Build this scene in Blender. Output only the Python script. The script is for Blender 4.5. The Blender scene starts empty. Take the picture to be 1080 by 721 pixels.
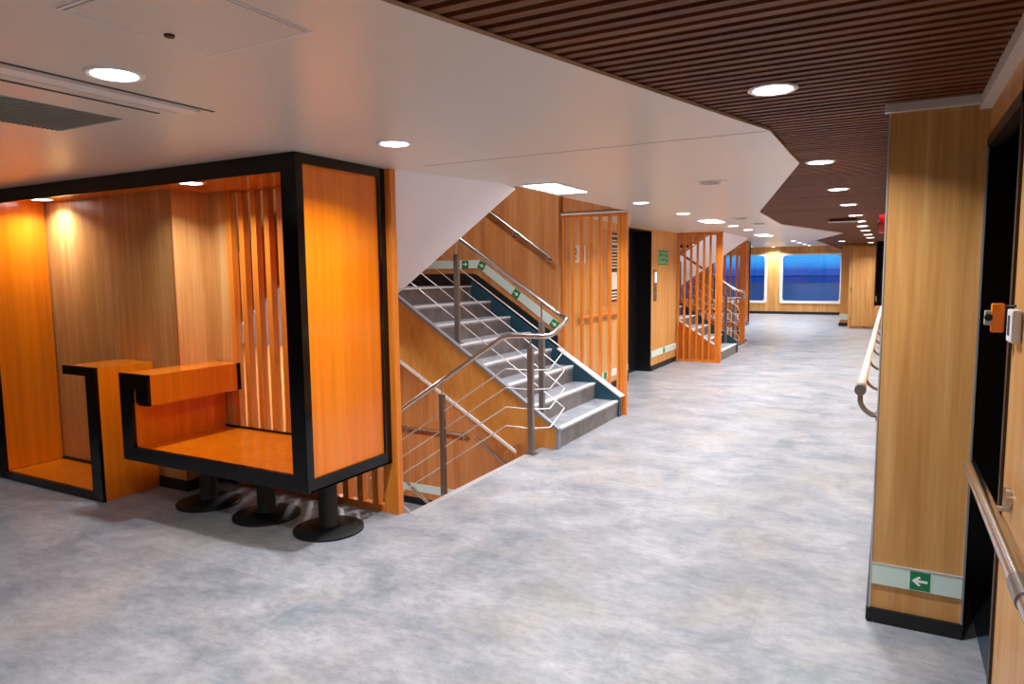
import bpy, bmesh, math, random
from mathutils import Vector, Matrix
random.seed(4)
S = bpy.context.scene
COL = S.collection
PI = math.pi

# ---------------------------------------------------------------- materials
def srgb(h):
    h = h.lstrip('#'); o = []
    for i in (0, 2, 4):
        c = int(h[i:i+2], 16)/255
        o.append(c/12.92 if c <= .04045 else ((c+.055)/1.055)**2.4)
    return (*o, 1)

def mat(name, col, rough=.5, metal=0, coat=0, spec=.5, emit=None, es=0):
    m = bpy.data.materials.new(name); m.use_nodes = True
    b = m.node_tree.nodes['Principled BSDF']
    b.inputs['Base Color'].default_value = srgb(col) if isinstance(col, str) else col
    b.inputs['Roughness'].default_value = rough
    b.inputs['Metallic'].default_value = metal
    b.inputs['Coat Weight'].default_value = coat
    b.inputs['Coat Roughness'].default_value = .12
    b.inputs['Specular IOR Level'].default_value = spec
    if emit:
        b.inputs['Emission Color'].default_value = srgb(emit)
        b.inputs['Emission Strength'].default_value = es
    return m

def nodes(m):
    nt = m.node_tree
    return nt, nt.nodes, nt.links, nt.nodes['Principled BSDF']

def ramp(N, L, src, stops):
    r = N.new('ShaderNodeValToRGB')
    while len(r.color_ramp.elements) < len(stops): r.color_ramp.elements.new(.5)
    for e, (p, c) in zip(r.color_ramp.elements, stops):
        e.position = p; e.color = srgb(c) if isinstance(c, str) else (c, c, c, 1)
    L.new(src, r.inputs[0]); return r

def noise(N, L, coord, scale, mapscale=(1, 1, 1), detail=4, rough=.55, dist=0):
    mp = N.new('ShaderNodeMapping'); mp.inputs['Scale'].default_value = mapscale
    L.new(coord, mp.inputs[0])
    n = N.new('ShaderNodeTexNoise'); n.inputs['Scale'].default_value = scale
    n.inputs['Detail'].default_value = detail; n.inputs['Roughness'].default_value = rough
    n.inputs['Distortion'].default_value = dist
    L.new(mp.outputs[0], n.inputs['Vector']); return n

def mix(N, L, f, a, b, mode='MIX'):
    x = N.new('ShaderNodeMix'); x.data_type = 'RGBA'; x.blend_type = mode
    for sock, v in ((x.inputs[0], f), (x.inputs[6], a), (x.inputs[7], b)):
        if hasattr(v, 'links') or hasattr(v, 'is_output'): L.new(v, sock)
        elif isinstance(v, str): sock.default_value = srgb(v)
        else: sock.default_value = v
    return x.outputs[2]

def wood(name, dark, mid, light, rough=.35, coat=0, seams=0, scale=1.0, grain=(7, 7, .35)):
    m = mat(name, mid, rough, coat=coat)
    nt, N, L, b = nodes(m)
    tc = N.new('ShaderNodeTexCoord'); co = tc.outputs['Object']
    n1 = noise(N, L, co, 1.6*scale, grain, 5, .6, .4)
    r1 = ramp(N, L, n1.outputs[0], [(.28, dark), (.5, mid), (.72, light)])
    n2 = noise(N, L, co, 9*scale, (grain[0], grain[1], grain[2]*.6), 4, .6)
    r2 = ramp(N, L, n2.outputs[0], [(.3, .80), (.65, 1.0)])
    c = mix(N, L, 1.0, r1.outputs[0], r2.outputs[0], 'MULTIPLY')
    L.new(c, b.inputs['Base Color'])
    return m

M = {}
M['wood'] = wood('wall_wood_veneer', '#c08446', '#d49a57', '#e2b277', .36)
M['wood_stair'] = wood('stair_wood_veneer', '#b9713c', '#cc854b', '#da9b62', .42)
M['stair_panel'] = wood('stair_side_veneer', '#cd8238', '#dc9444', '#e6a556', .34, grain=(3, 3, 1.2))
M['orange'] = wood('orange_laminate', '#e7720a', '#ec7b0c', '#f08410', .20, coat=.35, grain=(6, 6, .3), scale=.5)
M['slat'] = wood('orange_slat_wood', '#d06c1a', '#df7e24', '#ea9036', .38, grain=(14, 14, .5))
M['black'] = mat('black_gloss_metal', '#060607', .10, spec=.35)
M['blackmat'] = mat('black_rubber', '#0b0b0c', .55)
M['blackdoor'] = mat('black_door_laminate', '#08080b', .35)
M['dkbrown'] = mat('dark_brown_frame', '#2c2019', .4)
M['steel'] = mat('brushed_steel', '#c9c6c2', .24, metal=1)
M['steeldk'] = mat('dark_steel_post', '#85827f', .3, metal=.75)
M['alu'] = mat('aluminium_trim', '#d5d6d8', .35, metal=.6)
M['edge'] = mat('grey_edge_trim', '#8d9196', .45, metal=.4)
M['white'] = mat('white_paint', '#e8e6e3', .35)
M['ceil'] = mat('ceiling_panel_white', '#dcd5cb', .30)
M['soffit'] = mat('soffit_white', '#e8e3e6', .4)
M['grille'] = mat('vent_grey', '#8f918b', .6)
M['slotdk'] = mat('slot_dark', '#2a2a2a', .6)
M['teal'] = mat('teal_painted_stringer', '#1d4252', .35)
M['nose'] = mat('pale_stair_nosing', '#e6e5e6', .45)
M['rod'] = mat('thin_steel_rod', '#d8d6d4', .35, metal=.45)
M['strip'] = mat('pale_glow_strip', '#cfe0d6', .4)
M['green'] = mat('sign_green', '#067a44', .4)
M['greenlt'] = mat('sign_pale_green', '#5fc49c', .4)
M['signwhite'] = mat('sign_white', '#eef3ee', .4)
M['paper'] = mat('paper_white', '#eae0d4', .5)
M['brown'] = mat('board_dark_print', '#2e1a10', .5)
M['red'] = mat('red_alarm_plastic', '#a00d14', .3)
M['safety'] = mat('bright_orange_plastic', '#ff8c1a', .35)
M['greypl'] = mat('grey_plastic', '#b9bcc0', .4)
M['whitepl'] = mat('white_plastic', '#e9ecee', .35)
M['screen'] = mat('dark_screen_glass', '#0a0b10', .08)
M['pinkrail'] = mat('pale_rail_sleeve', '#e6cfc2', .35)
M['lens'] = mat('lamp_lens', '#ffffff', .4, emit='#f4f7ff', es=14)
M['lensled'] = mat('led_panel_lens', '#ffffff', .4, emit='#f2f6ff', es=9)

def floor_mat():
    m = mat('marbled_vinyl_floor', '#9a9fa6', .36)
    nt, N, L, b = nodes(m)
    tc = N.new('ShaderNodeTexCoord'); co = tc.outputs['Object']
    nA = noise(N, L, co, 2.6, (1, 1.25, 1), 8, .66, .45)
    base = ramp(N, L, nA.outputs[0], [(.30, '#747a82'), (.45, '#8f9299'), (.56, '#a09fa4'), (.70, '#b0afb4')])
    nB = noise(N, L, co, 1.3, (1, 1, 1), 7, .68, .4)
    tan = ramp(N, L, nB.outputs[0], [(.48, 0.0), (.66, .6)])
    c = mix(N, L, tan.outputs[0], base.outputs[0], '#a79d92')
    nC = noise(N, L, co, 1.7, (1.2, .9, 1), 8, .7, .5)
    teal = ramp(N, L, nC.outputs[0], [(.56, 0.0), (.70, .60)])
    c = mix(N, L, teal.outputs[0], c, '#64797f')
    nD = noise(N, L, co, 13, (1, 1.8, 1), 7, .75, .3)
    fine = ramp(N, L, nD.outputs[0], [(.34, .72), (.58, 1.0)])
    c = mix(N, L, 1.0, c, fine.outputs[0], 'MULTIPLY')
    br = N.new('ShaderNodeTexBrick'); br.offset = .5
    br.inputs['Scale'].default_value = 1.0
    br.inputs['Brick Width'].default_value = .92; br.inputs['Row Height'].default_value = .46
    br.inputs['Mortar Size'].default_value = .0015
    br.inputs['Color1'].default_value = (.86, .86, .86, 1); br.inputs['Color2'].default_value = (1, 1, 1, 1)
    br.inputs['Mortar'].default_value = (.70, .70, .70, 1)
    mp = N.new('ShaderNodeMapping'); L.new(co, mp.inputs[0]); L.new(mp.outputs[0], br.inputs['Vector'])
    c = mix(N, L, .75, c, br.outputs['Color'], 'MULTIPLY')
    L.new(c, b.inputs['Base Color'])
    rr = N.new('ShaderNodeMapRange'); L.new(nD.outputs[0], rr.inputs[0])
    rr.inputs[3].default_value = .30; rr.inputs[4].default_value = .48
    L.new(rr.outputs[0], b.inputs['Roughness'])
    return m
M['floor'] = floor_mat()

def tread_mat(name, a, bcol, c3):
    m = mat(name, a, .45); nt, N, L, b = nodes(m)
    tc = N.new('ShaderNodeTexCoord')
    n = noise(N, L, tc.outputs['Object'], 5, (1, 1, 1), 6, .65, .8)
    r = ramp(N, L, n.outputs[0], [(.3, a), (.5, bcol), (.7, c3)])
    L.new(r.outputs[0], b.inputs['Base Color']); return m
M['tread'] = tread_mat('marbled_tread_vinyl', '#777a82', '#93959c', '#acacb2')
M['riser'] = tread_mat('dark_riser_vinyl', '#55504f', '#6a6564', '#7d7877')

def slat_ceiling_mat():
    m = wood('brown_ceiling_slat', '#5e3420', '#734329', '#875639', .55, grain=(.5, 8, 8), scale=.8)
    m.node_tree.nodes['Principled BSDF'].inputs['Specular IOR Level'].default_value = .2
    return m
M['cslat'] = slat_ceiling_mat()
M['cback'] = mat('ceiling_backing_dark', '#1d0f0a', .8)

def glass_mat():
    m = bpy.data.materials.new('window_glass'); m.use_nodes = True
    nt = m.node_tree; N = nt.nodes; L = nt.links; N.clear()
    o = N.new('ShaderNodeOutputMaterial'); t = N.new('ShaderNodeBsdfTransparent')
    t.inputs[0].default_value = (.95, .98, 1, 1)
    g = N.new('ShaderNodeBsdfGlossy'); g.inputs['Roughness'].default_value = .02
    f = N.new('ShaderNodeFresnel'); f.inputs[0].default_value = 1.5
    x = N.new('ShaderNodeMixShader'); L.new(f.outputs[0], x.inputs[0]); L.new(t.outputs[0], x.inputs[1]); L.new(g.outputs[0], x.inputs[2])
    L.new(x.outputs[0], o.inputs[0]); return m
M['glass'] = glass_mat()
M['sea'] = mat('evening_sea', '#23479a', .6)
M['hull'] = mat('outside_rail_paint', '#3a4f86', .5)

# ---------------------------------------------------------------- mesh helpers
class MB:
    """collects shapes in world coordinates, links them as one mesh object"""
    def __init__(self, my=False):
        self.bm = bmesh.new(); self.my = my; self.mi = 0
    def _p(self, p):
        return Vector((p[0], 18.37-p[1], p[2])) if self.my else Vector(p)
    def faces(self, verts, fs, mi=0):
        vs = [self.bm.verts.new(self._p(v)) for v in verts]
        for f in fs:
            try:
                fc = self.bm.faces.new([vs[i] for i in f]); fc.material_index = mi
            except ValueError: pass
        return self
    def box(self, x0, x1, y0, y1, z0, z1, mi=0):
        v = [(x, y, z) for x in (x0, x1) for y in (y0, y1) for z in (z0, z1)]
        return self.faces(v, [(0, 1, 3, 2), (4, 6, 7, 5), (0, 4, 5, 1), (2, 3, 7, 6), (0, 2, 6, 4), (1, 5, 7, 3)], mi)
    def prism(self, pts, axis, a, b, mi=0):
        """pts: 2-D outline in the two other axes; axis 0/1/2"""
        def P(q, t):
            return {0: (t, q[0], q[1]), 1: (q[0], t, q[1]), 2: (q[0], q[1], t)}[axis]
        n = len(pts)
        v = [P(q, a) for q in pts] + [P(q, b) for q in pts]
        fs = [tuple(range(n)), tuple(range(2*n-1, n-1, -1))] + [(i, (i+1) % n, n+(i+1) % n, n+i) for i in range(n)]
        return self.faces(v, fs, mi)
    def tube(self, path, r, seg=10, bend=0, mi=0):
        P = [Vector(p) for p in path]
        if bend:
            Q = [P[0]]
            for i in range(1, len(P)-1):
                a, b, c = P[i-1], P[i], P[i+1]
                d1 = (a-b); d2 = (c-b); k = min(bend, d1.length*.45, d2.length*.45)
                s, e = b+d1.normalized()*k, b+d2.normalized()*k
                for j in range(7):
                    t = j/6; Q.append(s*(1-t)**2 + b*2*t*(1-t) + e*t*t)
            Q.append(P[-1]); P = Q
        n = len(P); rings = []; up = None
        for i in range(n):
            d = (P[min(i+1, n-1)]-P[max(i-1, 0)]).normalized()
            if up is None:
                up = Vector((0, 0, 1)) if abs(d.z) < .9 else Vector((0, 1, 0))
            u = (up - d*up.dot(d)).normalized(); w = d.cross(u); up = u
            rings.append([P[i]+(u*math.cos(2*PI*k/seg)+w*math.sin(2*PI*k/seg))*r for k in range(seg)])
        v = [tuple(p) for rg in rings for p in rg]
        fs = [(i*seg+k, i*seg+(k+1) % seg, (i+1)*seg+(k+1) % seg, (i+1)*seg+k) for i in range(n-1) for k in range(seg)]
        fs += [tuple(range(seg)), tuple(range((n-1)*seg, n*seg))]
        self.faces(v, fs, mi)
        return self
    def lathe(self, prof, cx, cy, seg=32, mi=0):
        n = len(prof); v = []
        for r, z in prof:
            for k in range(seg):
                a = 2*PI*k/seg; v.append((cx+max(r, 1e-4)*math.cos(a), cy+max(r, 1e-4)*math.sin(a), z))
        fs = [(i*seg+k, i*seg+(k+1) % seg, (i+1)*seg+(k+1) % seg, (i+1)*seg+k) for i in range(n-1) for k in range(seg)]
        fs += [tuple(range(seg)), tuple(range((n-1)*seg, n*seg))]
        self.faces(v, fs, mi); return self
    def build(self, name, m, parent=None, bevel=0, smooth=False, kind=None, local=False):
        bm = self.bm
        bmesh.ops.recalc_face_normals(bm, faces=bm.faces)
        me = bpy.data.meshes.new(name); bm.to_mesh(me); bm.free()
        for x in (m if isinstance(m, (list, tuple)) else [m]): me.materials.append(x)
        o = bpy.data.objects.new(name, me); COL.objects.link(o)
        if smooth:
            for p in me.polygons: p.use_smooth = True
            md = o.modifiers.new('es', 'EDGE_SPLIT'); md.split_angle = math.radians(40)
        if bevel:
            md = o.modifiers.new('bv', 'BEVEL'); md.width = bevel; md.segments = 2; md.limit_method = 'ANGLE'
        if parent:
            o.parent = parent
            if not local and parent.parent is None and parent.type == 'EMPTY':
                o.location = -parent.location
        if kind: o['kind'] = kind
        return o

def thing(name, loc, label, cat, group=None):
    o = bpy.data.objects.new(name, None); COL.objects.link(o)
    o.location = loc; o.empty_display_size = .1
    o['label'] = label; o['category'] = cat
    if group: o['group'] = group
    return o
def tag(o, label, cat, group=None):
    o['label'] = label; o['category'] = cat
    if group: o['group'] = group
    return o
def struct(name, mb, m, **k):
    return mb.build(name, m, kind='structure', **k)
def copy_tree(o, parent=None):
    c = o.copy(); COL.objects.link(c); c.parent = parent
    for ch in o.children: copy_tree(ch, c)
    return c
def mir(y, my): return 18.37-y if my else y

ZC = 2.13
# ---------------------------------------------------------------- floor
f = MB()
f.box(-9, 1.2, -4, 3.38, -.08, 0)
f.box(-2.60, 1.2, 3.38, 6.87, -.08, 0)
f.box(-3.14, 1.2, 6.87, 11.5, -.08, 0)
f.box(-3.40, -3.14, 9.05, 10.10, -.08, 0)
f.box(-2.60, 1.2, 11.5, 14.99, -.08, 0)
f.box(-9, 1.2, 14.99, 25.6, -.08, 0)
struct('floor', f, M['floor'])
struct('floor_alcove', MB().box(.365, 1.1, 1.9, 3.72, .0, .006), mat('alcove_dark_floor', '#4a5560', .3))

# ---------------------------------------------------------------- white ceiling
B = [(-2.48, -4), (-.507, 3.385), (-.503, 4.5), (-1.273, 7.93), (-1.36, 10.3), (-.76, 13.45), (-1.40, 16.0)]
def xb(y):
    for (x0, y0), (x1, y1) in zip(B, B[1:]):
        if y0 <= y <= y1: return x0+(x1-x0)*(y-y0)/(y1-y0)
    return -1.61 if y > 16 else B[0][0]
c = MB()
for y0, y1, xl in ((-4, 3.38, -9), (3.38, 6.87, -2.43), (6.87, 11.5, -9), (11.5, 14.99, -2.43), (14.99, 16.0, -9)):
    ys = sorted({y0, y1} | {y for _, y in B if y0 < y < y1})
    for a, b2 in zip(ys, ys[1:]):
        c.prism([(xl, a), (xb(a), a), (xb(b2), b2), (xl, b2)], 2, ZC, ZC+.012)
c.box(-9, -5.45, 3.38, 6.87, ZC, ZC+.012); c.box(-9, -5.45, 11.5, 14.99, ZC, ZC+.012)
c.box(-9, -1.40, 16.0, 16.02, ZC, 2.32)
c.box(-9, -1.40, 16.0, 25.4, 2.30, 2.312).box(-1.452, -1.44, 16.0, 25.4, ZC, 2.31)
struct('ceiling', c, M['ceil'])
# slatted wood ceiling along the corridor
c = MB()
y = -3.98
while y < 25.35:
    xr = .30 if y < 3.2 else -.03
    xl = min(xb(y), xb(y+.05)) - .04 if y < 16 else -1.44
    c.box(xl, xr, y, y+.033, ZC+.014, ZC+.052)
    y += .0618
struct('ceiling_slats', c, M['cslat'])
c = MB()
for a0, b0 in zip([-4, 3.39, 14.98, 16.0], [3.39, 14.98, 16.0, 25.4]):
    c.box({-4: -2.6, 3.39: -1.45, 14.98: -1.6, 16.0: -1.44}[a0], 1.2, a0, b0, ZC+.054, ZC+.10)
struct('ceiling_backing', c, M['cback'])
c = MB().box(-9.1, 1.2, -4.1, 3.375, 2.33, 2.36).box(-9.1, 1.2, 14.995, 25.6, 2.33, 2.36).box(-9.1, -5.6, 3.375, 14.995, 2.33, 2.36).box(-2.35, 1.2, 3.375, 14.995, 2.33, 2.36).box(-5.6, -2.35, 6.95, 11.42, 2.33, 2.36)
struct('ceiling_deck', c, M['cback'])  # unseen roof slab added to keep sky light from leaking in
# panel seams on white ceiling
struct('trim_1', MB().box(-2.43, -.52, 3.378, 3.383, ZC-.0012, ZC), M['grille'])
# pale cove along the right wall and over the pillar
struct('trim_3', MB().box(.272, .31, -4, 3.22, ZC-.03, ZC+.03).box(-.045, .31, 3.185, 3.22, ZC-.012, ZC+.03), M['ceil'])

# ---------------------------------------------------------------- walls
w = MB()                                     # right side
w.box(.31, .5, -4, 2.42, 0, 2.3)
w.box(.31, .5, 2.42, 3.22, 2.0, 2.3)
struct('wall_right', w, M['wood'])
struct('wall_corner', MB().box(-.026, .31, 3.22, 3.78, 0, 2.3).box(-.03, 1.2, 3.78, 25.4, 0, 2.3), M['wood'])
a = MB()
a.box(.50, 1.2, 1.78, 1.90, 0, 2.0).box(1.1, 1.2, 1.9, 3.75, 0, 2.0).box(.31, 1.2, 3.72, 3.78, 0, 2.0)
a.box(.305, 1.2, 1.9, 3.75, 1.99, 2.0)
struct('wall_alcove', a, M['blackdoor'])
struct('door_1', MB().box(.33, 1.05, 3.69, 3.715, .006, 1.98), M['blackdoor'])
struct('trim_4', MB().box(.302, .345, 2.395, 2.425, 0, 2.02).box(.302, .345, 2.395, 3.22, 1.955, 1.99), M['dkbrown'])
struct('trim_5', MB().box(-.029, -.024, 3.216, 3.222, .06, 2.12), M['alu'])
struct('trim_10', MB().box(.302, .309, 3.212, 3.219, .0, 1.96), M['edge'])
struct('baseboard_corner', MB().box(-.036, .31, 3.206, 3.225, 0, .062).box(-.04, -.028, 3.225, 19.6, 0, .062), M['blackmat'])
struct('wall_back', MB().box(-9, 1.2, -4.1, -4, 0, 2.3), M['wood'])
struct('wall_left', MB().box(-9.1, -9, -4, 25.5, 0, 2.35), M['wood'])

# far wall with window openings
WX = [(-8.02, -6.20), (-5.65, -3.83), (-3.28, -1.46)]
w = MB(); z0, z1 = .44, 2.02
w.box(-9, 1.2, 25.4, 25.6, -.2, z0); w.box(-9, 1.2, 25.4, 25.6, z1, 2.6)
xs = [-9] + [v for p in WX for v in p] + [1.2]
for i in range(0, len(xs), 2): w.box(xs[i], xs[i+1], 25.4, 25.6, z0, z1)
struct('wall_far', w, M['wood'])
for i, (xa, xc) in enumerate(WX):
    fr = MB(); t = .065
    # rounded frame ring
    def rr(x0, x1, za, zb, r, n=5):
        P = []
        for cx, cz, a0 in ((x1-r, zb-r, 0), (x0+r, zb-r, 90), (x0+r, za+r, 180), (x1-r, za+r, 270)):
            for k in range(n+1):
                an = math.radians(a0+90*k/n); P.append((cx+r*math.cos(an), cz+r*math.sin(an)))
        return P
    o_ = rr(xa-t, xc+t, z0-t, z1+t*.6, .06); n_ = rr(xa+.015, xc-.015, z0+.015, z1-.015, .10)
    nn = len(o_); v = [(p[0], 25.36, p[1]) for p in o_]+[(p[0], 25.36, p[1]) for p in n_]+[(p[0], 25.6, p[1]) for p in n_]+[(p[0], 25.4, p[1]) for p in o_]
    fs = []
    for k in range(nn):
        j = (k+1) % nn
        fs += [(k, j, nn+j, nn+k), (nn+k, nn+j, 2*nn+j, 2*nn+k), (3*nn+k, 3*nn+j, j, k)]
    fr.faces(v, fs)
    fo = fr.build('window_%d' % (i+1), M['white'], kind='structure')
    MB().box(xa, xc, 25.50, 25.51, z0, z1).build('pane', M['glass'], fo)
struct('baseboard_far', MB().box(-9, -1.1, 25.375, 25.4, 0, .09), M['blackmat'])
# wall return on the right of the windows, behind the cupboard
struct('wall_return', MB().box(-1.16, -.93, 20.4, 25.4, 0, 2.35), M['wood'])
struct('baseboard_return', MB().box(-1.17, -.92, 20.375, 20.4, 0, .09).box(-1.18, -1.16, 20.375, 25.38, 0, .09), M['blackmat'])
struct('trim_6', MB().box(-1.165, -.92, 20.38, 20.398, .17, .33), M['strip'])

t = thing('tall_cupboard', (-.48, 19.9, 0), 'tall wooden built-in cupboard at the far end of the corridor right of the windows', 'cupboard')
MB().box(-.93, -.031, 19.68, 20.4, .0, 2.125).build('body', M['wood'], t)
dpan = MB().box(-.87, -.06, 19.645, 19.679, .06, 2.08).build('door', M['wood'], t, bevel=.006)
for z in (1.0, .25): MB().tube([(-.87, 19.64, z-.04), (-.87, 19.64, z+.04)], .012).build('hinge', M['steel'], dpan)

# exterior
tag(MB().box(-900, 900, 30, 2500, -15.2, -15).build('sea', M['sea'], kind='stuff'), 'deep blue evening sea beyond the far windows', 'sea')
g = thing('deck_railing', (-4, 27, 0), 'blue painted ship railing outside the far windows', 'railing')
MB().tube([(-10, 27, 1.28), (2, 27, 1.28)], .018).build('rail', M['hull'], g)
MB().box(-10, 2, 26.99, 27.03, -.4, 1.0).build('bulwark_plate', mat('bulwark_blue_paint', '#8cc0ff', .4), g)
MB().box(-10, 2, 26.98, 27.04, 1.0, 1.05).build('lower_rail', mat('outside_pale_band', '#9fb4d6', .5), g)
for x in (-8.3, -5.92, -3.55, -1.2): MB().tube([(x, 27, -.4), (x, 27, 1.28)], .02).build('post', M['hull'], g)
tag(MB().box(-12, 4, 25.62, 27.3, -.45, -.4).build('outer_deck', M['hull']), 'blue outer deck edge beyond the far windows', 'deck')

# ---------------------------------------------------------------- stairwells (second one is the mirror of the first)
NX, RUN, RISE = -2.445, .253, .17
def nose_z(x): return RISE + (NX-x)*RISE/RUN
def uline(x): return 2.12+.697*(x+2.41)

def stairwell(my):
    tagm = 'far' if my else 'near'
    W = M['wood_stair']; s = '_stairwell_far' if my else '_stairwell'
    # enclosing walls (below and above this deck too)
    w = MB(my)
    w.box(-9, -4.28, 3.05, 3.36, 0, 2.3)
    w.box(-4.28, -4.099, 3.342, 3.39, 0, 2.3)
    struct('wall' + s + '_front', w, M['wood'])
    w = MB(my)
    w.box(-5.6, -2.43, 3.33, 3.39, -2.8, -.08); w.box(-5.6, -2.35, 3.33, 3.39, 2.131, 3.7)
    w.box(-5.6, -5.45, 3.36, 6.8, -2.8, 3.7)
    w.box(-2.43, -2.35, 3.33, 6.91, 2.143, 3.7); w.box(-3.14, -2.35, 6.87, 6.95, 2.131, 3.7)
    w.box(-5.6, -2.35, 3.3, 6.95, 3.65, 3.7)
    w.box(-1.2, -1.1, 3.3, 6.9, -2.8, -.08); w.box(-5.6, -1.1, 3.3, 6.9, -2.8, -2.72)
    w.box(-3.14, -1.1, 6.8, 6.95, -2.8, -.08); w.box(-2.43, -1.1, 3.3, 3.38, -2.8, -.08)
    w.box(-2.6, -2.52, 3.38, 5.05, -1.4, -.08)
    struct('wall' + s + '_shaft', w, W)
    struct('wall' + s + '_cladding', MB(my).box(-5.45, -3.14, 6.7985, 6.8, -2.7, 3.6).box(-5.45, -5.4485, 3.4, 6.8, -2.7, 3.6), M['wood_stair'])
    # landings
    l = MB(my).box(-5.45, NX-7*RUN-.014, 3.39, 6.8, RISE*8-.22, RISE*8)
    struct('floor' + s + '_landing', l, M['tread'])
    l = MB(my).box(-5.45, NX-7*RUN-.014, 3.39, 6.8, -1.36-.2, -1.36)
    struct('floor' + s + '_landing_lower', l, M['tread'])
    struct('baseboard' + s, MB(my).box(-5.44, NX-7*RUN, 6.775, 6.8, 1.36, 1.50).box(-5.44, NX-7*RUN, 6.775, 6.8, -1.36, -1.28).box(-5.45, -5.43, 3.4, 6.8, 1.36, 1.50).box(-5.45, -5.43, 3.4, 6.8, -1.36, -1.28)
        .prism([(NX-7*RUN, nose_z(NX-7*RUN)+.045), (-3.15, nose_z(-3.15)+.045), (-3.15, nose_z(-3.15)+.17), (NX-7*RUN+.05, nose_z(NX-7*RUN)+.125), (NX-7*RUN, 1.5)], 1, 6.785, 6.799), M['blackmat'])
    struct('ceiling' + s, MB(my).prism([(-2.66, 3.38), (-2.43, 3.38), (-2.43, 4.46)], 2, ZC, ZC+.012), M['ceil'])
    # hole edge trim
    struct('trim_7' + s, MB(my).box(-2.605, -2.555, 3.38, 5.06, -.03, .006), M['alu'])

    def flight(dz, label, grp):
        root = thing('staircase', (-3.3, mir(6.0, my), dz), label, 'stairs')
        pan = MB(my)
        pan.prism([(-2.44, dz), (-2.44, dz+.155), (NX-7*RUN, dz+nose_z(NX-7*RUN)-.015), (NX-7*RUN, dz+.75), (-2.95, dz-.085), (-2.85, dz-.0) ], 1, 5.25, 5.28)
        pan.build('side_panel', M['stair_panel'], root)
        ed = MB(my)
        x7 = NX-7*RUN
        ed.prism([(-2.425, dz+.15), (x7, dz+nose_z(x7)-.02), (x7, dz+nose_z(x7)+.012), (-2.425, dz+nose_z(-2.445)+.010)], 1, 5.235, 5.285)
        ed.box(-2.45, -2.425, 5.235, 5.285, dz, dz+.16)
        ed.build('edge_trim', M['edge'], root)
        if dz == 0:
            bt = MB(my)
            bt.prism([(x7, .735), (x7, .76), (-2.84, -.055), (-2.84, -.08)], 1, 5.225, 5.25)
            bt.build('lower_trim', M['nose'], root)
        # underside
        MB(my).prism([(x7, dz+.76), (-2.86, dz-.08 if dz else 0), (-2.84, dz if dz else 0), (x7, dz+.80)], 1, 5.28, 6.8).build('underside', M['soffit'], root)
        st = MB(my)
        st.prism([(-2.425, dz), (-2.425, dz+nose_z(-2.445)+.035), (-3.14, dz+nose_z(-3.14)+.045), (x7, dz+nose_z(x7)+.045), (x7, dz+nose_z(x7)-.25), (-2.8, dz)], 1, 6.74, 6.798)
        st.build('stringer', M['teal'], root)
        if my:
            MB(my).prism([(-2.425, dz+.02), (-2.425, dz+nose_z(-2.445)+.04), (x7, dz+nose_z(x7)+.045), (x7, dz+nose_z(x7)-.1), (-2.6, dz+.02)], 1, 5.285, 5.32).build('stringer', M['teal'], root)
        if dz == 0:
            MB(my).prism([(-2.43, 0), (-2.43, nose_z(-2.445)+.03), (-3.135, nose_z(-3.135)+.04), (-3.135, 0)], 1, 6.80, 6.828).build('outer_panel', M['slat'], root)
        cp = MB(my)
        cp.prism([(-2.41, dz+nose_z(-2.445)+.035), (-3.13, dz+nose_z(-3.13)+.047), (-3.13, dz+nose_z(-3.13)+.062), (-2.40, dz+nose_z(-2.445)+.05)], 1, 6.73, 6.83)
        cp.build('stringer_cap', M['nose'], root)
        for k in range(8):
            x = NX-RUN*k; zt = dz+RISE*(k+1)
            MB(my).box(x-.012, x, 5.285, 6.74, dz+RISE*k, zt-.012).build('riser', M['riser'], root)
            if k < 7:
                tr = MB(my).box(x-RUN-.004, x+.004, 5.285, 6.74, zt-.03, zt).build('tread', M['tread'], root)
                MB(my).box(x-.035, x+.008, 5.285, 6.74, zt-.012, zt+.003).build('nosing', M['nose'], tr)
            else:
                MB(my).box(x-.035, x+.008, 5.285, 6.74, zt-.012, zt+.003).build('nosing', M['nose'], root)
        return root
    where = 'second' if my else 'first'
    flight(0, ('grey staircase climbing to the left behind the farther slat screen' if my else 'large grey marbled staircase with pale nosings climbing left beside the corridor'), None)
    lowf = flight(-2.72, ('lower flight of stairs going down beneath the farther staircase' if my else 'lower flight of stairs going down beneath the large grey staircase'), None)
    # flight going down from this deck (near side)
    root = thing('staircase', (-3.4, mir(4.2, my), -.2), ('descending flight from the floor opening in the farther stairwell' if my else 'descending flight from the floor opening next to the near slat screen'), 'stairs')
    for k in range(7):
        x = -2.60-RUN*k; zt = -RISE*(k+1)
        if k: MB(my).box(x-.002, x+.01, 3.38, 5.0, zt, zt+RISE-.012).build('riser', M['riser'], root)
        tr = MB(my).box(x-RUN, x, 3.38, 5.0, zt-.03, zt).build('tread', M['tread'], root)
        MB(my).box(x-RUN-.008, x-RUN+.035, 3.38, 5.0, zt-.012, zt+.003).build('nosing', M['nose'], tr)
    MB(my).prism([(-2.60, -.0), (-2.6, -.45), (-4.37, -1.62), (-4.37, -1.19)], 1, 5.0, 5.03).build('side_panel', M['wood_stair'], root)
    # flight rising to the deck above (near side), seen from below
    root = thing('staircase', (-3.4, mir(4.0, my), 1.4), ('brown-sided flight rising to the deck above in the farther stairwell' if my else 'white underside of the flight rising to the deck above'), 'stairs')
    xa, xc = NX-7*RUN-.02, -2.43
    YE = 4.5
    K = .175                                  # the underside sits a little higher on the side of the slat screen
    un = MB(my)
    vv = [(x, y, uline(x)+k+d) for d in (0, .02) for x, y, k in ((xa, 3.395, K), (xc, 3.395, K), (xc, YE+.008, 0), (xa, YE+.008, 0))]
    un.faces(vv, [(0, 1, 2, 3), (7, 6, 5, 4), (0, 4, 5, 1), (1, 5, 6, 2), (2, 6, 7, 3), (3, 7, 4, 0)])
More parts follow.
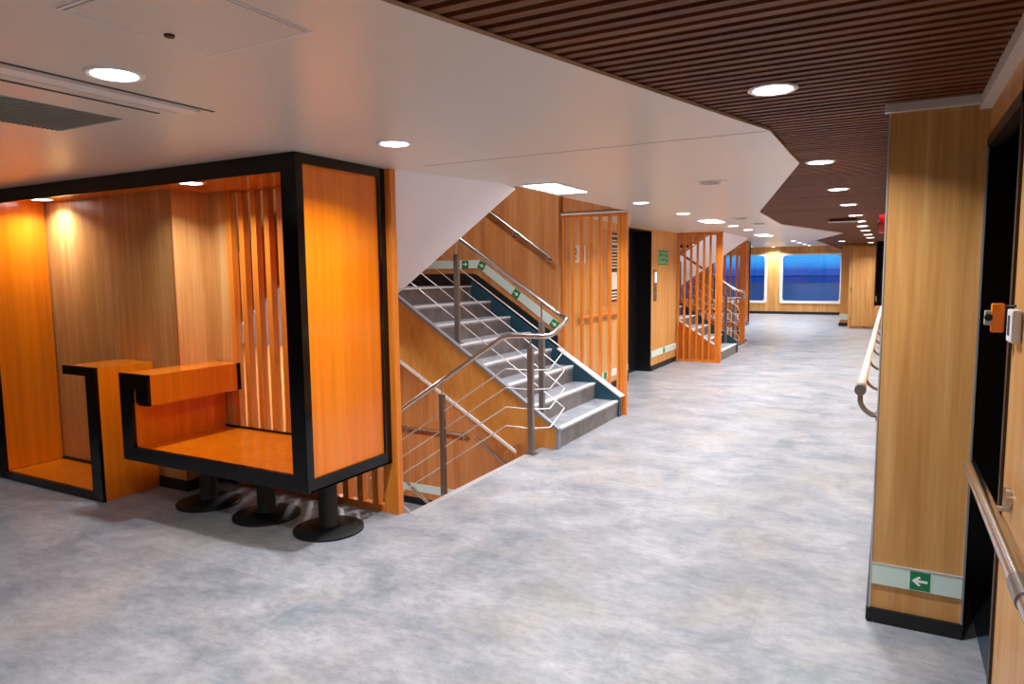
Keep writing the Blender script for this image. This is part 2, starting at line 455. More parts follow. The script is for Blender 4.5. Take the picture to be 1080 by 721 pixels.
    un.build('underside', M['soffit'], root)
    MB(my).prism([(xa, uline(xa)+K+.02), (xc, uline(xc)+K+.02), (xc, uline(xc)+.70), (xa, uline(xa)+.70)], 1, 3.40, 3.42).build('side_panel', M['wood_stair'], root)
    MB(my).prism([(xa, uline(xa)+.02), (xc, uline(xc)+.02), (xc, uline(xc)+.60), (xa, uline(xa)+.60)], 1, YE-.02, YE).build('side_panel', M['soffit'], root)
    for k in range(7):
        x = -4.19+RUN*k; zt = 1.36+RISE*(k+1)
        tr = MB(my).box(x, x+RUN, 3.42, YE-.02, zt-.03, zt).build('tread', M['tread'], root)
        MB(my).box(x, x+.012, 3.42, YE-.02, zt-RISE, zt-.03).build('riser', M['riser'], tr)
stairwell(False); stairwell(True)

# lift core between the two stairwells
w = MB()
w.box(-5.6, -3.14, 6.8, 9.05, -2.8, 3.7).box(-5.6, -3.14, 10.10, 11.57, -2.8, 3.7)
w.box(-5.6, -3.14, 9.05, 10.10, 2.105, 3.7)
struct('wall_core', w, M['wood'])
struct('wall_lift_recess', MB().box(-3.45, -3.38, 9.05, 10.10, 0, 2.11).box(-3.40, -3.139, 9.05, 9.075, 0, 2.105).box(-3.40, -3.139, 10.075, 10.10, 0, 2.105).box(-3.40, -3.139, 9.05, 10.10, 2.09, 2.106), M['blackdoor'])
struct('door_2', MB().box(-3.38, -3.36, 9.08, 9.572, .004, 2.088).box(-3.38, -3.36, 9.578, 10.07, .004, 2.088), M['blackdoor'])
struct('baseboard_core', MB().box(-3.14, -3.128, 6.9, 9.05, 0, .08).box(-3.14, -3.128, 10.10, 11.5, 0, .08), M['blackmat'])

# ---------------------------------------------------------------- slat screens
def slat_screen(label, y0, y1, xs0, pitch, n, wd, px0, px1, zt, my=False, cap=False):
    root = thing('slat_screen', ((xs0+px1)/2, mir((y0+y1)/2, my), 0), label, 'slat screen', 'slatted wooden room dividers')
    for k in range(n):
        x = xs0+pitch*k
        MB(my).box(x, x+wd, y0, y1, .045, zt-.05).build('slat', M['slat'], root)
    MB(my).box(px0, px1, y0, y1, 0, zt).build('post', M['slat'], root, bevel=.003)
    MB(my).box(xs0-.0, px0, y0, y1, 0, .045).build('bottom_rail', M['slat'], root)
    MB(my).box(xs0-.0, px0, y0, y1, zt-.05, zt-.001).build('top_rail', M['slat'], root)
    if cap: MB(my).box(xs0-.01, px1, y0-.015, y0, zt-.022, zt).build('cap_trim', M['ceil'], root)
    return root
slat_screen('tall orange slat screen behind and under the near booth', 3.337, 3.387, -4.099, .1243, 11, .047, -2.76, -2.645, 2.128)
slat_screen('orange slat screen at the foot of the large grey staircase', 6.855, 6.90, -3.125, .1045, 7, .030, -2.465, -2.395, 2.129, cap=True)
slat_screen('orange slat screen standing beyond the dark lift doorway', 6.855, 6.90, -3.125, .1045, 7, .030, -2.465, -2.395, 2.129, my=True)
slat_screen('farthest orange slat screen, backing the distant booth', 3.337, 3.387, -4.099, .1243, 11, .047, -2.76, -2.645, 2.128, my=True)

# ---------------------------------------------------------------- booth
def booth(my, label):
    y0, y1 = 2.623, 3.33
    root = thing('seating_booth', (-4.2, mir(2.95, my), 0), label, 'booth', 'orange and black seating booths')
    O, K = M['orange'], M['black']
    yf = y0+.02
    MB(my).box(-5.87, -2.70, yf, 3.04, 2.085, 2.128).box(-4.27, -2.70, 3.04, y1, 2.085, 2.128).build('canopy', O, root)
    MB(my).box(-2.785, -2.70, yf, y1, .345, 2.085).build('side_panel', O, root)
    MB(my).box(-4.19, -2.785, yf, y1, .34, .42).build('seat', O, root)
    MB(my).prism([(-4.19, .34), (-4.19, .80), (-4.11, .80), (-4.11, .70), (-4.02, .70), (-4.02, .89), (-4.295, .89), (-4.295, .34)], 1, yf, y1).build('bench_end', O, root)
    MB(my).box(-5.87, -5.80, yf, 3.04, 0.06, 2.085).build('left_panel', O, root)
    MB(my).box(-5.87, -4.57, yf, 3.04, 0, .055).build('floor_platform', O, root)
    MB(my).box(-4.67, -4.57, yf, 3.04, .055, .85).box(-4.93, -4.57, yf, 3.04, .85, .905).build('low_divider', O, root)
    # black front edging of the folded ribbon
    f1, f2 = y0, yf+.002
    k = MB(my)
    k.box(-5.88, -2.69, f1, f2, 2.035, 2.1285)
    k.box(-2.792, -2.69, f1, f2, .335, 2.035)
    k.box(-4.30, -2.792, f1, f2, .335, .425)
    k.box(-4.30, -4.185, f1, f2, .425, .895)
    k.box(-4.185, -4.015, f1, f2, .80, .895)
    k.box(-4.115, -4.015, f1, f2, .70, .80)
    k.box(-4.185, -4.115, yf+.012, yf+.02, .70, .80)
    k.box(-5.88, -5.795, f1, f2, 0, 2.035)
    k.box(-5.795, -4.565, f1, f2, 0, .06)
    k.box(-4.675, -4.565, f1, f2, .06, .91)
    k.box(-4.935, -4.675, f1, f2, .85, .91)
    k.build('front_edging', K, root)
    k = MB(my)     # black frame around the tall outer panel
    k.box(-2.702, -2.685, y0+.001, y0+.05, .335, 2.1283)
    k.box(-2.702, -2.685, y1-.055, y1+.004, .335, 2.1283)
    k.box(-2.702, -2.685, y0+.05, y1-.055, 2.075, 2.1283)
    k.box(-2.702, -2.685, y0+.05, y1-.055, .335, .405)
    k.box(-2.79, -2.685, y0+.02, y1, .333, .345)
    k.build('panel_frame', K, root)
    MB(my).box(-4.295, -2.79, y0+.02, y1, .325, .34).build('underframe', M['blackmat'], root)
    MB(my).box(-4.19, -2.79, y1-.012, y1, .42, .435).build('back_edging', K, root)
    MB(my).box(-4.024, -4.018, y1-.03, y1-.0, .70, .89).build('fold_edging', K, root)
    for x in (-3.93, -3.39, -2.87):
        p = MB(my).lathe([(.0, .0), (.205, .0), (.205, .012), (.18, .022), (.06, .034), (.055, .04), (.055, .326), (0, .326)], x, 2.955, 40).build('pedestal', M['blackmat'], root, smooth=True)
        MB(my).lathe([(.0, .30), (.11, .30), (.11, .326), (0, .326)], x, 2.955, 24).build('mounting_plate', M['blackmat'], p)
    return root
booth(False, 'near orange seating booth edged in black, seat raised on three round pedestals')
booth(True, 'distant orange booth seen beyond the second staircase, near the windows')
struct('baseboard_booth', MB().box(-9, -4.27, 3.035, 3.05, 0, .075).box(-4.28, -4.265, 3.035, 3.34, 0, .075).box(-4.27, -4.11, 3.332, 3.342, 0, .075), M['blackmat'])
struct('trim_8', MB().box(-4.284, -4.274, 3.044, 3.052, .08, 2.12), M['wood_stair'])

# ---------------------------------------------------------------- stair railings
def railing(my, label):
    root = thing('stair_railing', (-2.9, mir(5.2, my), 0), label, 'railing', 'steel railings of the two stairwells')
    ya, yn, yl = 5.35, 5.0, 5.2
    zr = lambda x, o: .17+(NX-x)*.672+o
    path = [(-4.35, ya, zr(-4.2, .96)), (-4.2, ya, zr(-4.2, .96)), (-2.47, ya, zr(-2.47, .96)-.0), (-2.34, 5.24, 1.12), (-2.385, yn, .99), (-2.80, yn, .985), (-4.3, yn, .985-1.5*.655), ]
    MB(my).tube(path, .021, 12, bend=.07).build('handrail', M['steel'], root, smooth=True)
    for (x, z0, z1) in ((-2.635, .17, 1.10), (-3.50, .85, 1.70), (-4.17, 1.36, 2.15)):
        p = MB(my).box(x-.024, x+.024, ya-.02, ya+.02, z0, z1-.02).build('post', M['steeldk'], root, bevel=.004)
        MB(my).tube([(x, ya, z1-.02), (x, ya, zr(x, .95))], .008, 8).build('rail_pin', M['steel'], p)
        MB(my).box(x-.045, x+.045, ya-.035, ya+.035, z0, z0+.012).build('base_plate', M['steel'], p)
    for (x, z0, z1) in ((-2.565, .0, .90), (-3.45, -.68, .44)):
        p = MB(my).box(x-.024, x+.024, yn-.02, yn+.02, z0, z1).build('post', M['steeldk'], root, bevel=.004)
        MB(my).tube([(x, yn, z1), (x, yn, z1+.07)], .008, 8).build('rail_pin', M['steel'], p)
        MB(my).box(x-.05, x+.05, yn-.045, yn+.045, z0, z0+.012).build('base_plate', M['steel'], p)
    for o, zn in ((.19, .22), (.36, .38), (.515, .545), (.69, .705)):
        E_ = (-2.42, ya, zr(-2.42, o))
        F_ = (-2.44, 5.10, zn)
        MB(my).tube([(-4.2, ya, zr(-4.2, o)), E_, F_, (-2.565, yn, zn), (-2.80, yn, zn), (-4.3, yn, zn-1.5*.655)], .0055, 6, bend=.012).build('rod', M['rod'], root)
    # rail of the lower flight
    MB(my).tube([(-4.28, 5.22, -.39), (-4.2, 5.22, -.39), (-2.7, 5.22, -.39-1.5*.672)], .016, 8, bend=.03).build('lower_handrail', M['steel'], root)
    for o in (.27, .5):
        MB(my).tube([(-4.2, 5.22, -.39-o), (-2.7, 5.22, -.39-o-1.5*.672)], .0055, 6).build('lower_rod', M['rod'], root)
    MB(my).box(-4.224, -4.176, 5.2, 5.24, -1.36, -.40).build('lower_post', M['steeldk'], root)
railing(False, 'steel railing with posts and thin rods on the large grey staircase')
railing(True, 'steel railing on the farther staircase behind slats')

# wall handrails in the stairwells
def wall_rail(label, path, brackets, wallaxis, wallpos, r=.019, my=False, m='steel', bend=.04):
    root = thing('handrail', (path[0][0], mir(path[0][1], my), path[0][2]), label, 'handrail')
    MB(my).tube(path, r, 12, bend=bend).build('rail', M[m], root, smooth=True)
    for p in brackets:
        q = list(p); q[wallaxis] = wallpos
        mid = (p[0], p[1], p[2]-.06)
        q[2] -= .06
        b = MB(my).tube([p, mid, tuple(q)], .008, 8, bend=.03).build('bracket', M['steel'], root, smooth=True)
        pl = [v for v in q]; e = .012 if wallpos >= p[wallaxis] else -.012
        q2 = list(q); q2[wallaxis] -= e
        MB(my).tube([tuple(q), tuple(q2)], .028, 16).build('rosette', M['steel'], b)
    return root
for my, l1, l2 in ((False, 'steel wall handrail sloping high above the large grey staircase', 'steel wall handrail low down inside the near stairwell opening'),
                   (True, 'sloping wall handrail of the farther staircase', 'low wall handrail inside the farther stairwell')):
    zz = lambda x: 1.647+(-3.186-x)*.70
    wall_rail(l1, [(-4.2, 6.73, zz(-4.2)), (-3.20, 6.73, zz(-3.20))], [(-3.24, 6.73, zz(-3.24)), (-3.66, 6.73, zz(-3.66)), (-4.1, 6.73, zz(-4.1))], 1, 6.8, my=my)
    r = wall_rail(l2, [(-5.38, 6.74, -.39), (-4.33, 6.74, -.39)], [(-5.2, 6.74, -.39), (-4.36, 6.74, -.39)], 1, 6.8, r=.021, my=my)
    MB(my).tube([(-4.19, 6.74, -.41), (-3.0, 6.74, -.41-1.19*.66)], .021, 10).build('sloping_rail', M['steel'], r, smooth=True)
# rail by the lift lobby
wall_rail('short steel handrail under the notice board behind slats', [(-3.085, 7.3, .985), (-3.085, 8.80, .985)], [(-3.085, 7.4, .985), (-3.085, 8.05, .985), (-3.085, 8.70, .985)], 0, -3.14, r=.028, m='slat')
# corridor rail on the right with J-shaped brackets
root = thing('handrail', (-.1, 3.84, .9), 'long pale handrail on J-shaped brackets along the right corridor wall', 'handrail')
MB().tube([(-.112, 3.86, .90), (-.112, 12.4, .90)], .021, 14).build('rail', M['pinkrail'], root, smooth=True)
MB().tube([(-.112, 3.82, .90), (-.112, 3.90, .90)], .027, 14).build('end_cap', M['steeldk'], root, smooth=True)
for y in [3.86] + [4.72+.95*i for i in range(8)]:
    b = MB().tube([(-.112, y, .885), (-.112, y, .83), (-.09, y, .795), (-.06, y, .775), (-.03, y, .77)], .0095 if y > 4 else .013, 8, bend=.02).build('bracket', M['steeldk'], root, smooth=True)
    MB().tube([(-.040, y, .77), (-.029, y, .77)], .026, 14).build('rosette', M['steeldk'], b)
# chrome rail near the camera
root = thing('handrail', (.245, 1.5, .88), 'thick chrome handrail in the right foreground beside the dark doorway', 'handrail')
MB().tube([(.243, 2.56, .878), (.243, 1.60, .892)], .0195, 20).build('rail', M['steel'], root, smooth=True)
MB().tube([(.243, 1.60, .892), (.243, 1.50, .893)], .0225, 20).build('collar', M['steeldk'], root, smooth=True)
MB().tube([(.243, 1.50, .893), (.243, -.5, .895)], .0195, 20).build('rail', M['steel'], root, smooth=True)
for y in (2.25, 1.0, 0.1):
    b = MB().tube([(.243, y, .87), (.255, y, .845), (.308, y, .845)], .008, 10, bend=.015).build('bracket', M['steel'], root, smooth=True)
    MB().tube([(.296, y, .875), (.309, y, .875)], .030, 20).build('rosette', M['steel'], b, smooth=True)

# ---------------------------------------------------------------- guidance strips and signs
def arrow(mb, cx, cz, s, ax, pos, d, rot=0):
    """white arrow outline; ax=1: on a y plane; ax=0: on an x plane; d thickness direction"""
    P = [(-.40, 0), (-.05, .30), (.04, .22), (-.12, .07), (.38, .07), (.38, -.07), (-.12, -.07), (.04, -.22), (-.05, -.30)]
    c_, s_ = math.cos(rot), math.sin(rot)
    Q = [(cx+s*(x*c_-z*s_), cz+s*(x*s_+z*c_)) for x, z in P]
    mb.prism(Q, ax, pos, pos+d)
root = thing('guidance_strip', (.14, 3.215, .2), 'pale low strip with green arrow sign on the right wooden pillar', 'guidance strip')
MB().box(-.022, .301, 3.212, 3.2195, .170, .256).build('strip', M['strip'], root)
MB().box(-.024, .303, 3.2105, 3.2195, .256, .262).build('top_trim', M['alu'], root)
sg = MB().box(.118, .190, 3.210, 3.212, .175, .252).build('arrow_sign', M['green'], root)
a = MB(); arrow(a, .154, .2135, .072, 1, 3.2085, .0015); a.build('arrow', M['signwhite'], sg)

def stair_strip(my, label):
    root = thing('guidance_strip', (-4, mir(6.79, my), 1.5), label, 'guidance strip')
    zt = lambda x: 1.655-(x+4.12)*.70
    h = .095
    MB(my).prism([(-5.4, 1.655), (-4.12, 1.655), (-3.15, zt(-3.15)), (-3.15, zt(-3.15)-.115), (-4.14, 1.655-h), (-5.4, 1.655-h)], 1, 6.788, 6.798).build('strip', M['strip'], root)
    for cx, cz, rt in ((-4.32, 1.607, 0), (-4.10, 1.59, -.5), (-3.655, zt(-3.655)-.058, -.61), (-3.19, zt(-3.19)-.058, -.61)):
        c_, s_ = math.cos(rt), math.sin(rt); q = .044
        P = [(cx+x*c_-z*s_, cz+x*s_+z*c_) for x, z in ((-q, -q), (q, -q), (q, q), (-q, q))]
        sg = MB(my).prism(P, 1, 6.784, 6.788).build('arrow_sign', M['green'], root)
        a = MB(my); arrow(a, cx, cz, .075, 1, 6.782, .002, rt+PI); a.build('arrow', M['signwhite'], sg)
stair_strip(False, 'pale strip with green arrow signs on the wall above the large grey staircase')
stair_strip(True, 'pale guidance strip on the wall of the farther staircase')
for my, lb in ((False, 'pale strip low on the lower landing wall of the near stairwell'), (True, 'pale strip low on the lower landing wall of the far stairwell')):
    tag(MB(my).box(-5.4, -4.25, 6.79, 6.798, -1.2, -1.1).build('guidance_strip', M['strip']), lb, 'guidance strip')
root = thing('guidance_strip', (-3.13, 8, .2), 'pale low strip on the wall behind the staircase slats', 'guidance strip')
MB().box(-3.138, -3.13, 6.95, 9.04, .155, .245).build('strip', M['strip'], root)
MB().box(-3.13, -3.127, 8.12, 8.22, .16, .24).build('arrow_sign', M['green'], root)
root = thing('guidance_strip', (-3.13, 10.8, .2), 'pale low strip on the wall right of the dark lift doorway', 'guidance strip')
MB().box(-3.138, -3.13, 10.12, 11.48, .205, .305).build('strip', M['strip'], root)
MB().box(-3.13, -3.127, 10.72, 10.80, .215, .295).build('arrow_sign', M['green'], root)

# evacuation plan
root = thing('evacuation_sign', (-3.13, 10.68, 1.7), 'green sign on the wooden wall right of the dark lift doorway', 'sign')
MB().box(-3.138, -3.130, 10.43, 10.94, 1.60, 1.83).build('board', M['greenlt'], root)
p = MB().box(-3.130, -3.128, 10.44, 10.93, 1.80, 1.825).box(-3.130, -3.128, 10.44, 10.93, 1.605, 1.622)
for (a0, a1, c0, c1) in ((10.47, 10.60, 1.73, 1.785), (10.66, 10.72, 1.745, 1.78), (10.78, 10.90, 1.72, 1.77), (10.50, 10.56, 1.655, 1.70), (10.62, 10.75, 1.66, 1.71), (10.82, 10.90, 1.645, 1.70)):
    p.box(-3.130, -3.128, a0, a1, c0, c1)
p.build('print', M['green'], root)
# lift call panel
root = thing('lift_call_panel', (-3.13, 10.27, 1.3), 'narrow steel lift call panel with lit display beside the dark doorway', 'call panel')
MB().box(-3.139, -3.125, 10.21, 10.33, 1.06, 1.53).build('plate', M['steeldk'], root, bevel=.003)
MB().box(-3.125, -3.122, 10.235, 10.305, 1.34, 1.49).build('display', mat('call_display', '#ffffff', .3, emit='#eaf2ff', es=1.5), root)
for z in (1.13, 1.22): MB().tube([(-3.126, 10.27, z), (-3.118, 10.27, z)], .022, 16).build('button', M['steel'], root)
# notice board and deck sign
root = thing('notice_board', (-3.13, 8.4, 1.5), 'notice board with dark printed rows and a white sheet behind the slats', 'notice board')
MB().box(-3.139, -3.128, 8.03, 8.85, 1.08, 2.03).build('frame', M['wood_stair'], root)
bd = MB().box(-3.128, -3.124, 8.25, 8.79, 1.12, 2.0).build('panel', M['brown'], root)
MB().box(-3.124, -3.122, 8.26, 8.78, 1.28, 1.50).build('white_sheet', M['paper'], bd)
ln = MB()
for z in (1.96, 1.90, 1.80, 1.765, 1.72, 1.68, 1.64, 1.60, 1.56, 1.24, 1.20, 1.16):
    wd = random.uniform(.25, .46); ln.box(-3.124, -3.1225, 8.28, 8.28+wd, z-.008, z+.008)
ln.box(-3.124, -3.1225, 8.26, 8.78, 1.845, 1.875)
ln.build('print', M['paper'], bd)
root = thing('deck_sign', (-3.13, 7.3, 1.7), 'white square sign with dark figures behind the left slats of the staircase screen', 'sign')
MB().box(-3.139, -3.132, 7.10, 7.53, 1.61, 1.81).build('plate', M['paper'], root)
for y0_ in (7.17, 7.37):
    p = MB()
    p.box(-3.132, -3.130, y0_, y0_+.09, 1.755, 1.77).box(-3.132, -3.130, y0_, y0_+.09, 1.70, 1.715).box(-3.132, -3.130, y0_, y0_+.09, 1.65, 1.665)
    p.box(-3.132, -3.130, y0_+.075, y0_+.09, 1.70, 1.77).box(-3.132, -3.130, y0_, y0_+.015, 1.65, 1.715)
    p.build('figure', M['slotdk'], root)

# ---------------------------------------------------------------- right wall fittings
root = thing('wall_screen', (-.06, 6.2, 1.5), 'black display box on the right corridor wall above the pale handrail', 'display')
MB().box(-.092, -.031, 5.6, 7.0, 1.24, 1.70).build('housing', M['black'], root, bevel=.006)
MB().box(-.098, -.092, 5.56, 7.02, 1.235, 1.705).build('bezel', M['dkbrown'], root)
MB().box(-.100, -.098, 5.62, 6.96, 1.27, 1.67).build('glass', M['screen'], root)
MB().box(-.092, -.082, 5.592, 5.6, 1.27, 1.31).build('sticker', M['whitepl'], root)
root = thing('fire_alarm', (-.05, 4.5, 1.757), 'round red alarm sounder high on the right wall just behind the pillar', 'alarm')
q = MB(); q.tube([(-.030, 4.5, 1.757), (-.045, 4.5, 1.757)], .06, 24).tube([(-.045, 4.5, 1.757), (-.07, 4.5, 1.757)], .052, 24)
q.build('dome', M['red'], root, smooth=True)
MB().tube([(-.07, 4.5, 1.757), (-.076, 4.5, 1.757)], .02, 16).build('grille', M['slotdk'], root)
MB().box(-.045, -.030, 4.46, 4.54, 1.815, 1.84).build('cable_box', M['slotdk'], root)
root = thing('card_reader', (.30, 2.29, 1.35), 'white wall reader with dark slot at the right edge of the photo', 'card reader')
MB().box(.286, .309, 2.235, 2.325, 1.30, 1.388).build('housing', M['whitepl'], root, bevel=.004)
MB().box(.289, .305, 2.326, 2.328, 1.312, 1.365).build('slot', M['slotdk'], root)
MB().box(.2845, .286, 2.27, 2.30, 1.318, 1.372).build('slot', M['slotdk'], root)
root = thing('door_release_box', (.28, 2.39, 1.36), 'small bright orange box with grey knob on the dark doorway frame', 'wall box')
MB().box(.256, .287, 2.375, 2.40, 1.318, 1.400).build('housing', M['safety'], root, bevel=.004)
MB().box(.240, .256, 2.38, 2.395, 1.338, 1.380).build('clear_cover', M['greypl'], root, bevel=.003)
MB().tube([(.249, 2.372, 1.360), (.249, 2.381, 1.360)], .010, 16).build('knob', M['blackmat'], root)
MB().tube([(.287, 2.39, 1.392), (.309, 2.36, 1.394)], .0035, 8).build('arm', M['slotdk'], root)
MB().box(.288, .309, 2.385, 2.42, 1.325, 1.388).build('bracket', M['blackmat'], root)

# ---------------------------------------------------------------- ceiling fittings
struct('trim_9', MB().box(-2.315, -2.303, -.6, 1.85, ZC-.002, ZC), M['slotdk'])
root = thing('ceiling_cassette', (-2.75, 1.0, ZC), 'long ceiling air unit with grey grille at the upper left', 'air conditioner')
MB().box(-3.16, -2.40, .2, 1.76, ZC-.014, ZC-.0005).build('cover', M['ceil'], root, bevel=.004)
MB().box(-2.397, -2.325, -.3, 1.80, ZC-.010, ZC-.0005).build('diffuser', M['white'], root)
MB().box(-2.462, -2.448, .75, 1.72, ZC-.016, ZC-.014).build('slot', M['slotdk'], root)
gr = MB()
gr.box(-3.09, -2.66, .35, 1.71, ZC-.0155, ZC-.014)
g0 = gr.build('grille', M['grille'], root)
gl = MB(); y = .37
while y < 1.70: gl.box(-3.085, -2.665, y, y+.006, ZC-.019, ZC-.0155); y += .018
gl.build('fins', M['grille'], g0)
root = thing('access_hatch', (-1.55, 1.2, ZC), 'square ceiling access hatch near the top edge of the photo', 'hatch')
hx0, hx1, hy0, hy1 = -1.73, -1.355, .985, 1.38
MB().box(hx0, hx1, hy0, hy1, ZC-.004, ZC-.0003).build('panel', M['ceil'], root, bevel=.0015)
MB().box(hx0-.012, hx1+.012, hy0-.012, hy0-.004, ZC-.003, ZC-.0003).box(hx0-.012, hx0-.004, hy0, hy1, ZC-.003, ZC-.0003).box(hx0-.012, hx1+.012, hy1+.004, hy1+.012, ZC-.003, ZC-.0003).box(hx1+.004, hx1+.012, hy0, hy1, ZC-.003, ZC-.0003).build('frame', M['soffit'], root)
MB().box(hx0-.004, hx0, hy0-.004, hy1+.004, ZC-.0012, ZC-.0003).box(hx1, hx1+.004, hy0-.004, hy1+.004, ZC-.0012, ZC-.0003).build('shadow_gap', M['slotdk'], root)
MB().lathe([(0, ZC-.010), (.012, ZC-.010), (.014, ZC-.004), (0, ZC-.004)], -1.672, 1.215, 20).build('latch', M['dkbrown'], root)
def disc(name, x, y, z, r, label, cat, grp=None, m='ceil'):
    root = thing(name, (x, y, z), label, cat, grp)
    MB().lathe([(0, z-.012), (r*.62, z-.012), (r*.66, z-.010), (r*.60, z-.0045), (r*.98, z-.0045), (r, z-.0005), (0, z-.0005)], x, y, 32).build('rim', M[m], root, smooth=True)
    MB().lathe([(0, z-.016), (r*.5, z-.016), (r*.55, z-.012), (0, z-.012)], x, y, 32).build('core', M['grille'], root)
disc('ceiling_vent', -1.15, 5.05, ZC, .12, 'round white ceiling vent nearest the camera', 'vent', 'round ceiling vents')
disc('ceiling_vent', -1.60, 8.65, ZC, .12, 'small round ceiling vent before the second staircase', 'vent', 'round ceiling vents')
disc('ceiling_vent', -1.57, 9.77, ZC, .12, 'small round ceiling vent farthest down the white ceiling', 'vent', 'round ceiling vents')
root = thing('ceiling_speaker', (-.53, 9.7, ZC), 'dark ceiling fitting with white rim between the corridor downlights', 'ceiling fitting')
MB().box(-.72, -.40, 9.75, 10.15, ZC-.03, ZC+.014).build('body', M['slotdk'], root, bevel=.01)
MB().box(-.73, -.39, 9.735, 9.75, ZC-.036, ZC-.022).build('rim', M['white'], root)

# ---------------------------------------------------------------- lamps
LCOL = (0.93, 0.965, 1.0)
def area_light(name, loc, size, power, parent=None, shape='DISK', sy=None, spread=140, rot=None, col=LCOL):
    l = bpy.data.lights.new(name, 'AREA'); l.shape = shape; l.size = size
    if sy: l.size_y = sy
    l.energy = power; l.color = col; l.spread = math.radians(spread)
    o = bpy.data.objects.new(name, l); COL.objects.link(o)
    if parent: o.parent = parent; o.location = Vector(loc)-parent.location
    else: o.location = loc
    return o
def lamp_proto():
    root = thing('downlight', (0, 0, 0), '', 'downlight')
    r = .066
    MB().lathe([(r, -.004), (r+.012, -.007), (r+.020, -.003), (r+.020, 0), (r, 0)], 0, 0, 28).build('trim_ring', M['white'], root, smooth=True, local=True)
    MB().lathe([(0, -.0065), (r, -.005), (r, -.001), (0, -.001)], 0, 0, 28).build('lens', M['lens'], root, local=True)
    l = area_light('downlight_lamp', (0, 0, -.012), .10, 10, root)
    return root
proto = lamp_proto(); used = False
def downlight(x, y, z, label, grp, power):
    global used
    o = copy_tree(proto) if used else proto
    used = True
    o.location = (x, y, z); o['label'] = label; o['group'] = grp
    for ch in o.children:
        if ch.type == 'LIGHT':
            ch.data = ch.data.copy(); ch.data.energy = power
    return o
PW = 16
ORD = ['nearest', 'second', 'third', 'fourth', 'fifth', 'sixth', 'seventh', 'eighth', 'ninth', 'tenth', 'eleventh', 'twelfth']
for i, y in enumerate([2.68, 4.59, 6.2, 7.71, 9.26, 10.45, 11.6, 12.95, 14.5, 15.9]):
    downlight(-.395, y, ZC+.014, '%s downlight in the brown slatted corridor ceiling' % ORD[i], 'corridor ceiling downlights', PW)
downlight(-.52, .4, ZC+.014, 'corridor ceiling downlight above the camera', 'corridor ceiling downlights', PW)
downlight(-.52, -1.8, ZC+.014, 'corridor ceiling downlight behind the camera', 'corridor ceiling downlights', PW)
for (x, y, lb) in ((-2.145, 1.36, 'bright downlight in white ceiling beside the long air unit'), (-2.128, 2.726, 'white ceiling downlight just right of the near booth top'),
                   (-2.03, 6.19, 'white ceiling downlight near the foot of the large staircase'), (-2.02, 7.62, 'white ceiling downlight opposite the dark lift doorway'),
                   (-1.97, 10.1, 'white ceiling downlight just before the second slat screen'), (-1.96, 11.2, 'white ceiling downlight beside the second slat screen')):
    downlight(x, y, ZC, lb, 'white ceiling downlights', PW)
for i, y in enumerate([19.0, 20.4, 21.8, 23.2, 24.6]):
    downlight(-2.37, y, 2.30, '%s small downlight of the row leading to the windows' % ORD[i], 'small downlights by the windows', PW*1.4)
downlight(-4.12, 24.0, 2.30, 'single downlight near the left window', 'small downlights by the windows', PW*1.2)
downlight(-3.55, 25.05, 2.30, 'downlight washing the wood wall between the two windows', 'small downlights by the windows', PW*1.3)
for i, (x, y) in enumerate(((-1.0, 17.4), (-.45, 18.8), (-1.5+.5, 22.0))):
    if i < 2: downlight(x, y, ZC+.014, ['slatted ceiling downlight left of the far corridor row', 'slatted ceiling downlight just before the tall cupboard'][i], 'corridor ceiling downlights', PW)
for i, (x, y) in enumerate(((-3.9, 17.8), (-3.9, 21.0), (-6.8, 22.5))):  # lounge lamps added to brighten the far floor
    downlight(x, y, 2.30, 'added lounge ceiling downlight, %s from the distant booth' % ORD[i], 'small downlights by the windows', PW*1.4)
downlight(-5.5, 19.5, 2.30, 'added unseen downlight in the lounge left of the distant booth', 'small downlights by the windows', PW)
downlight(-3.87, 2.90, 2.085, 'right downlight under the near booth canopy', 'booth canopy downlights', 9)
downlight(-5.57, 2.90, 2.085, 'left downlight under the near booth canopy', 'booth canopy downlights', 5)
downlight(-3.9, 15.45, 2.085, 'right downlight under the distant booth canopy', 'booth canopy downlights', 6)
def led(x0, x1, y0, y1, z, label, power):
    root = thing('led_panel', ((x0+x1)/2, (y0+y1)/2, z), label, 'ceiling light', 'flat ceiling light panels')
    MB().box(x0-.02, x1+.02, y0-.02, y1+.02, z-.008, z-.0005).build('frame', M['white'], root, bevel=.003)
    MB().box(x0, x1, y0, y1, z-.011, z-.008).build('diffuser', M['lensled'], root)
    area_light('led_lamp', ((x0+x1)/2, (y0+y1)/2, z-.02), x1-x0, power, root, 'RECTANGLE', y1-y0)
led(-2.34, -2.10, 4.47, 5.07, ZC, 'long flat light panel in the ceiling beside the large staircase', 22)
led(-2.12, -1.90, 8.70, 9.20, ZC, 'flat light panel before the second slat screen', 18)
led(-2.12, -1.90, 12.75, 13.35, ZC, 'flat light panel beside the farther staircase', 18)
for my, l1, l2 in ((False, 'light under the upper landing of the near stairwell', 'added light at the top of the near stairwell shaft'), (True, 'light under the upper landing of the far stairwell', 'added light at the top of the far stairwell shaft')):
    downlight(-4.8, mir(5.1, my), 1.14, l1, 'stairwell downlights', 34)
    downlight(-3.6, mir(5.3, my), 3.65, l2, 'stairwell downlights', 22)  # lamp added to light the upper shaft
    downlight(-2.0, mir(5.3, my), -.08, l1.replace('upper landing', 'floor'), 'stairwell downlights', 24)
downlight(-4.8, 0.4, ZC, 'unseen white ceiling downlight left of the booth', 'white ceiling downlights', PW*.3)  # unseen lamps, dimmed so ceiling and floor fall darker to the left
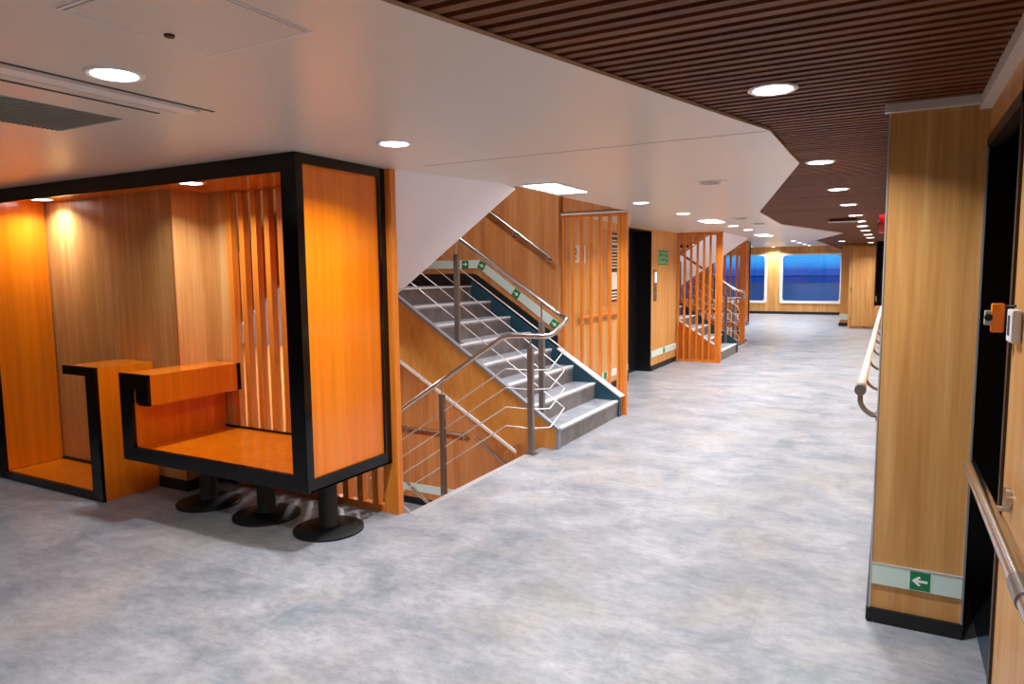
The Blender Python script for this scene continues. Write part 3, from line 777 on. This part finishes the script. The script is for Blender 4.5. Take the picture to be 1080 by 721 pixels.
downlight(-5.6, -1.8, ZC, 'unseen white ceiling downlight far behind the camera', 'white ceiling downlights', PW*.5)

# ---------------------------------------------------------------- world
wd = bpy.data.worlds.new('dusk_sky'); S.world = wd; wd.use_nodes = True
nt = wd.node_tree; N = nt.nodes; L = nt.links
bg = N['Background']
tc = N.new('ShaderNodeTexCoord'); sp = N.new('ShaderNodeSeparateXYZ'); L.new(tc.outputs['Generated'], sp.inputs[0])
r = N.new('ShaderNodeValToRGB'); L.new(sp.outputs['Z'], r.inputs[0])
els = r.color_ramp.elements
els[0].position = 0.0; els[0].color = srgb('#2a58b4'); els[1].position = .014; els[1].color = srgb('#46aaf6')
e = els.new(.004); e.color = srgb('#2f80dc')
e = els.new(.4); e.color = srgb('#2f7fe0')
L.new(r.outputs[0], bg.inputs['Color']); bg.inputs['Strength'].default_value = .9

# ---------------------------------------------------------------- camera
F_PX, PAN, PIT, ROL = 728.24, math.radians(28.6947), math.radians(-5.6862), math.radians(-.6067)
cam = bpy.data.cameras.new('camera'); cam.sensor_width = 36; cam.lens = F_PX*36/1080; cam.clip_end = 3000; cam.clip_start = .05
co = bpy.data.objects.new('camera', cam); COL.objects.link(co)
Rz = Matrix.Rotation(PAN, 3, 'Z')
fw = Rz @ Vector((0, math.cos(PIT), math.sin(PIT))); rt = Rz @ Vector((1, 0, 0)); up = rt.cross(fw)
r2 = rt*math.cos(ROL)+up*math.sin(ROL); u2 = -rt*math.sin(ROL)+up*math.cos(ROL)
co.matrix_world = Matrix(((r2.x, u2.x, -fw.x, 0), (r2.y, u2.y, -fw.y, 0), (r2.z, u2.z, -fw.z, 1.5), (0, 0, 0, 1)))
S.camera = co
vs = S.view_settings; vs.view_transform = 'Standard'; vs.look = 'None'; vs.gamma = 1; vs.use_curve_mapping = False
S.display_settings.display_device = 'sRGB'
vs.exposure = 0.36
S.cycles.use_denoising = True
S.cycles.max_bounces = 8; S.cycles.diffuse_bounces = 5; S.cycles.glossy_bounces = 4
S.cycles.sample_clamp_indirect = 6
